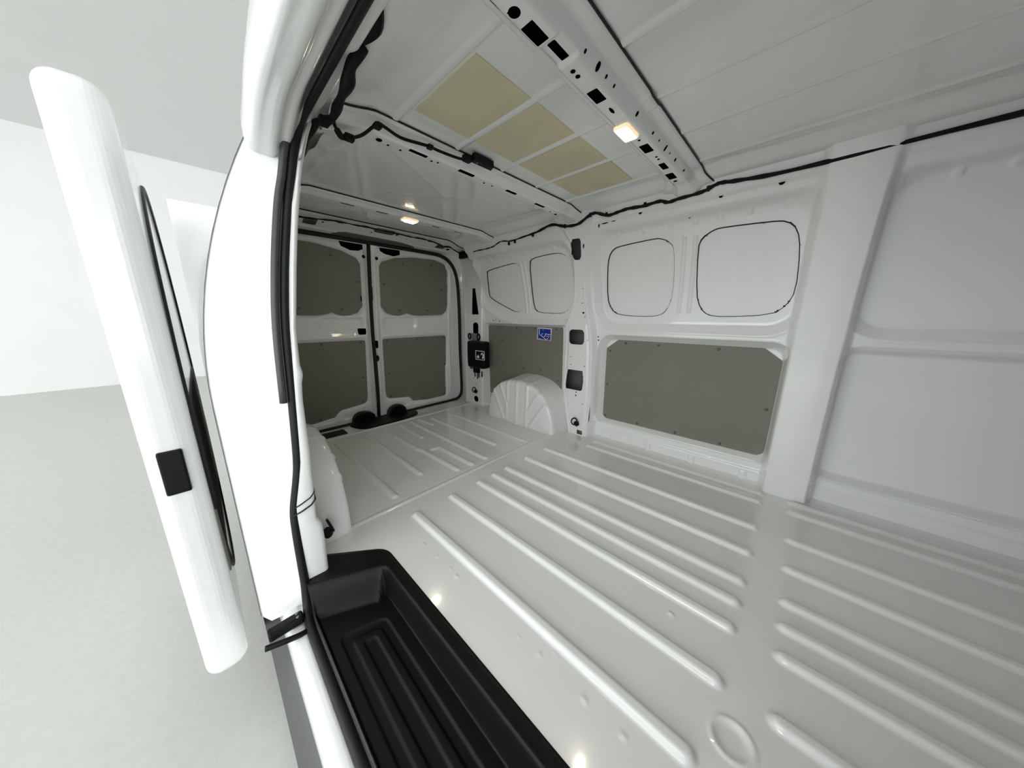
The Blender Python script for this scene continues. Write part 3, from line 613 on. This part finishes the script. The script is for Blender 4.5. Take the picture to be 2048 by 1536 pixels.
h = tube('wiring_harness', sp, [.0042 + .0016 * math.sin(i * 1.1) * math.sin(i * .37) for i in range(len(sp))], 'tape', None, 8)
tag(h, 'thin black wiring loom draped along the header above the rear doors', 'wiring harness')
for p in ((.80, 1.98, 1.299), (1.0, 1.985, 1.297), (1.14, 1.985, 1.296), (1.24, 1.99, 1.293), (1.40, 2.024, 1.285), (.66, 1.985, 1.297)): clip(p, h, (.03, .012, .010))
lh = [(.310, .690, 1.285), (.292, .715, 1.258), (.297, .751, 1.249), (.301, .802, 1.247), (.306, .853, 1.247), (.310, .90, 1.247), (.300, .932, 1.248), (.290, .955, 1.25), (.288, 1.025, 1.25), (.293, 1.10, 1.25), (.30, 1.2, 1.25)]
sp = spline(lh, 7)
h = tube('wiring_harness', sp, [.0095 + .0016 * math.sin(i * .5) + .0035 * math.exp(-((i - 12) / 5) ** 2) for i in range(len(sp))], 'tape', None, 9)
tag(h, 'thick black taped harness trunk with branch crossing the middle roof bow at left', 'wiring harness')
br = [(.310, .895, 1.247), (.322, .925, 1.246), (.336, .947, 1.245), (.351, .966, 1.246), (.366, .962, 1.248), (.382, .955, 1.252), (.400, .945, 1.262), (.418, .925, 1.278), (.430, .918, 1.290), (.452, .925, 1.292), (.504, .934, 1.288), (.561, .925, 1.290), (.590, .922, 1.292), (.633, .922, 1.292), (.692, .915, 1.292), (.716, .905, 1.292)]
sp = spline(br, 6); tube('branch', sp, [.0042 + (.004 if 10 < i < 20 else 0) for i in range(len(sp))], 'tape', h, 8)
for p, s in (((.432, .925, 1.286), (.020, .022, .012)), ((.592, .920, 1.290), (.018, .018, .012)), ((.368, .962, 1.248), (.024, .02, .016)), ((.300, .932, 1.248), (.022, .02, .02))): clip(p, h, s)
tag(slab('hole_plug', chaikin([(.302, .585), (.318, .62), (.322, .645), (.314, .675), (.300, .70), (.294, .68), (.297, .62)], 1), lambda x, y, h: (x, y, 1.292 - h), 0, .014, 'black', None, .004), 'soft black plug bulging from the door header near the photo top left', 'plug')
# control module on the middle bow
e = empty('control_module', (.77, .90, 1.30), 'flat black control module with plug on the middle roof bow', 'module')
slab('housing', [(.742, .884), (.828, .884), (.836, .908), (.748, .910)], lambda x, y, h: (x, y, 1.316 - h), 0, .022, 'black', e, .003)
rbox('plug', (.708, .888, 1.286), (.738, .914, 1.306), 'tape', e, .004)
place('screw', disc_me('screw', .003, .001, 10, .0005), (.762, .897, 1.294), (0, 0, -1), 'steel', e)
rbox('latch', (.735, .878, 1.290), (.745, .892, 1.312), 'black', e, .002)

# ---------------------------------------------------------------- fittings
def lashing(c, nrm, label):
    e = empty('lashing_eye', c, label, 'lashing eye'); n = Vector(nrm).normalized(); u = Vector((0, 1, 0)) if abs(n.y) < .7 else Vector((1, 0, 0)); v = Vector((0, 0, 1))
    C = Vector(c); pts = [C + n * (.012 - .006 * math.cos(a)) + u * .021 * math.sin(a) + v * (.021 * math.cos(a) + .010) for a in np.linspace(0, 2 * math.pi, 25)[:-1]]
    tube('ring', pts, .0042, 'black', e, 8, True)
    V, F = tube_vf([C - v * .016 - u * .004, C - v * .004 - u * .012, C + v * .008 - u * .016], [.016, .020, .012], 10, flat=.8)
    link('anchor', py_mesh('anchor', V, F, True), 'black', e)
    return e
lashing((wx(1.0, .1) - .012, .995, .088), (-1, 0, 0), 'black lashing ring at the foot of the right pillar, beside the wheel arch')
lashing((wx(2.03, .13) - .010, 2.033, .126), (-1, 0, 0), 'black lashing ring low on the far corner pillar beside the rear doors')
e = lashing((.196, 1.055, .075), (1, 0, 0), 'black lashing ring behind the left door pillar near the floor')
c = rbox('grommet', (1.572, 1.995, 1.232), (1.612, 2.112, 1.286), 'black', None, .008); tag(c, 'black rubber grommet cap where the looms meet, far top corner', 'grommet')
# black stowage case on the corner pillar
e = empty('stowage_case', (1.61, 1.94, .34), 'black stowage case with white pictogram strapped to the far corner pillar', 'case')
rbox('body', (1.575, 1.835, .350), (1.655, 2.045, .574), 'black', e, .016)
rbox('side_flange', (1.600, 2.02, .37), (1.656, 2.075, .52), 'black', e, .008)
CP = lambda a, b, h: (1.575 - h, 1.93 - a * .115, .4255 + b * .076)
for q in (((0, 0), (1, 0), (1, .07), (0, .07)), ((0, .93), (1, .93), (1, 1), (0, 1)), ((0, .07), (.06, .07), (.06, .93), (0, .93)), ((.95, .07), (1, .07), (1, .93), (.95, .93))):
    slab('pictogram_frame', q, CP, 0, .0006, 'white', e, .0002)
slab('pictogram', chaikin([(.16, .18), (.40, .16), (.44, .36), (.34, .52), (.22, .46), (.14, .30)], 1), CP, 0, .0006, 'white', e, .0002)
slab('pictogram', chaikin([(.56, .55), (.64, .72), (.74, .86), (.84, .76), (.93, .62), (.92, .18), (.74, .16), (.70, .3), (.78, .4), (.80, .6), (.74, .7), (.62, .5)], 1), CP, 0, .0006, 'white', e, .0002)
rbox('strap', (1.640, 1.985, .570), (1.652, 2.06, .634), 'grey', e, .003)
for yy in (2.092, 1.972):
    tube('buckle', [(1.646, yy + .016 * math.sin(a), .605 + .024 * math.cos(a)) for a in np.linspace(0, 2 * math.pi, 17)[:-1]], .0065, 'black', e, 8, True)
rbox('tab', (1.630, 1.965, .292), (1.654, 2.04, .36), 'black', e, .006)
for yy, z0 in ((2.02, .25), (1.985, .235), (1.965, .25), (1.925, .26)): rbox('cord_end', (1.648, yy + .012, z0), (1.655, yy + .012 + .010, .31), 'black', e, .002)
tube('buckle', [(1.650, 2.085 + .012 * math.sin(a), .335 + .014 * math.cos(a)) for a in np.linspace(0, 2 * math.pi, 17)[:-1]], .005, 'black', e, 8, True)
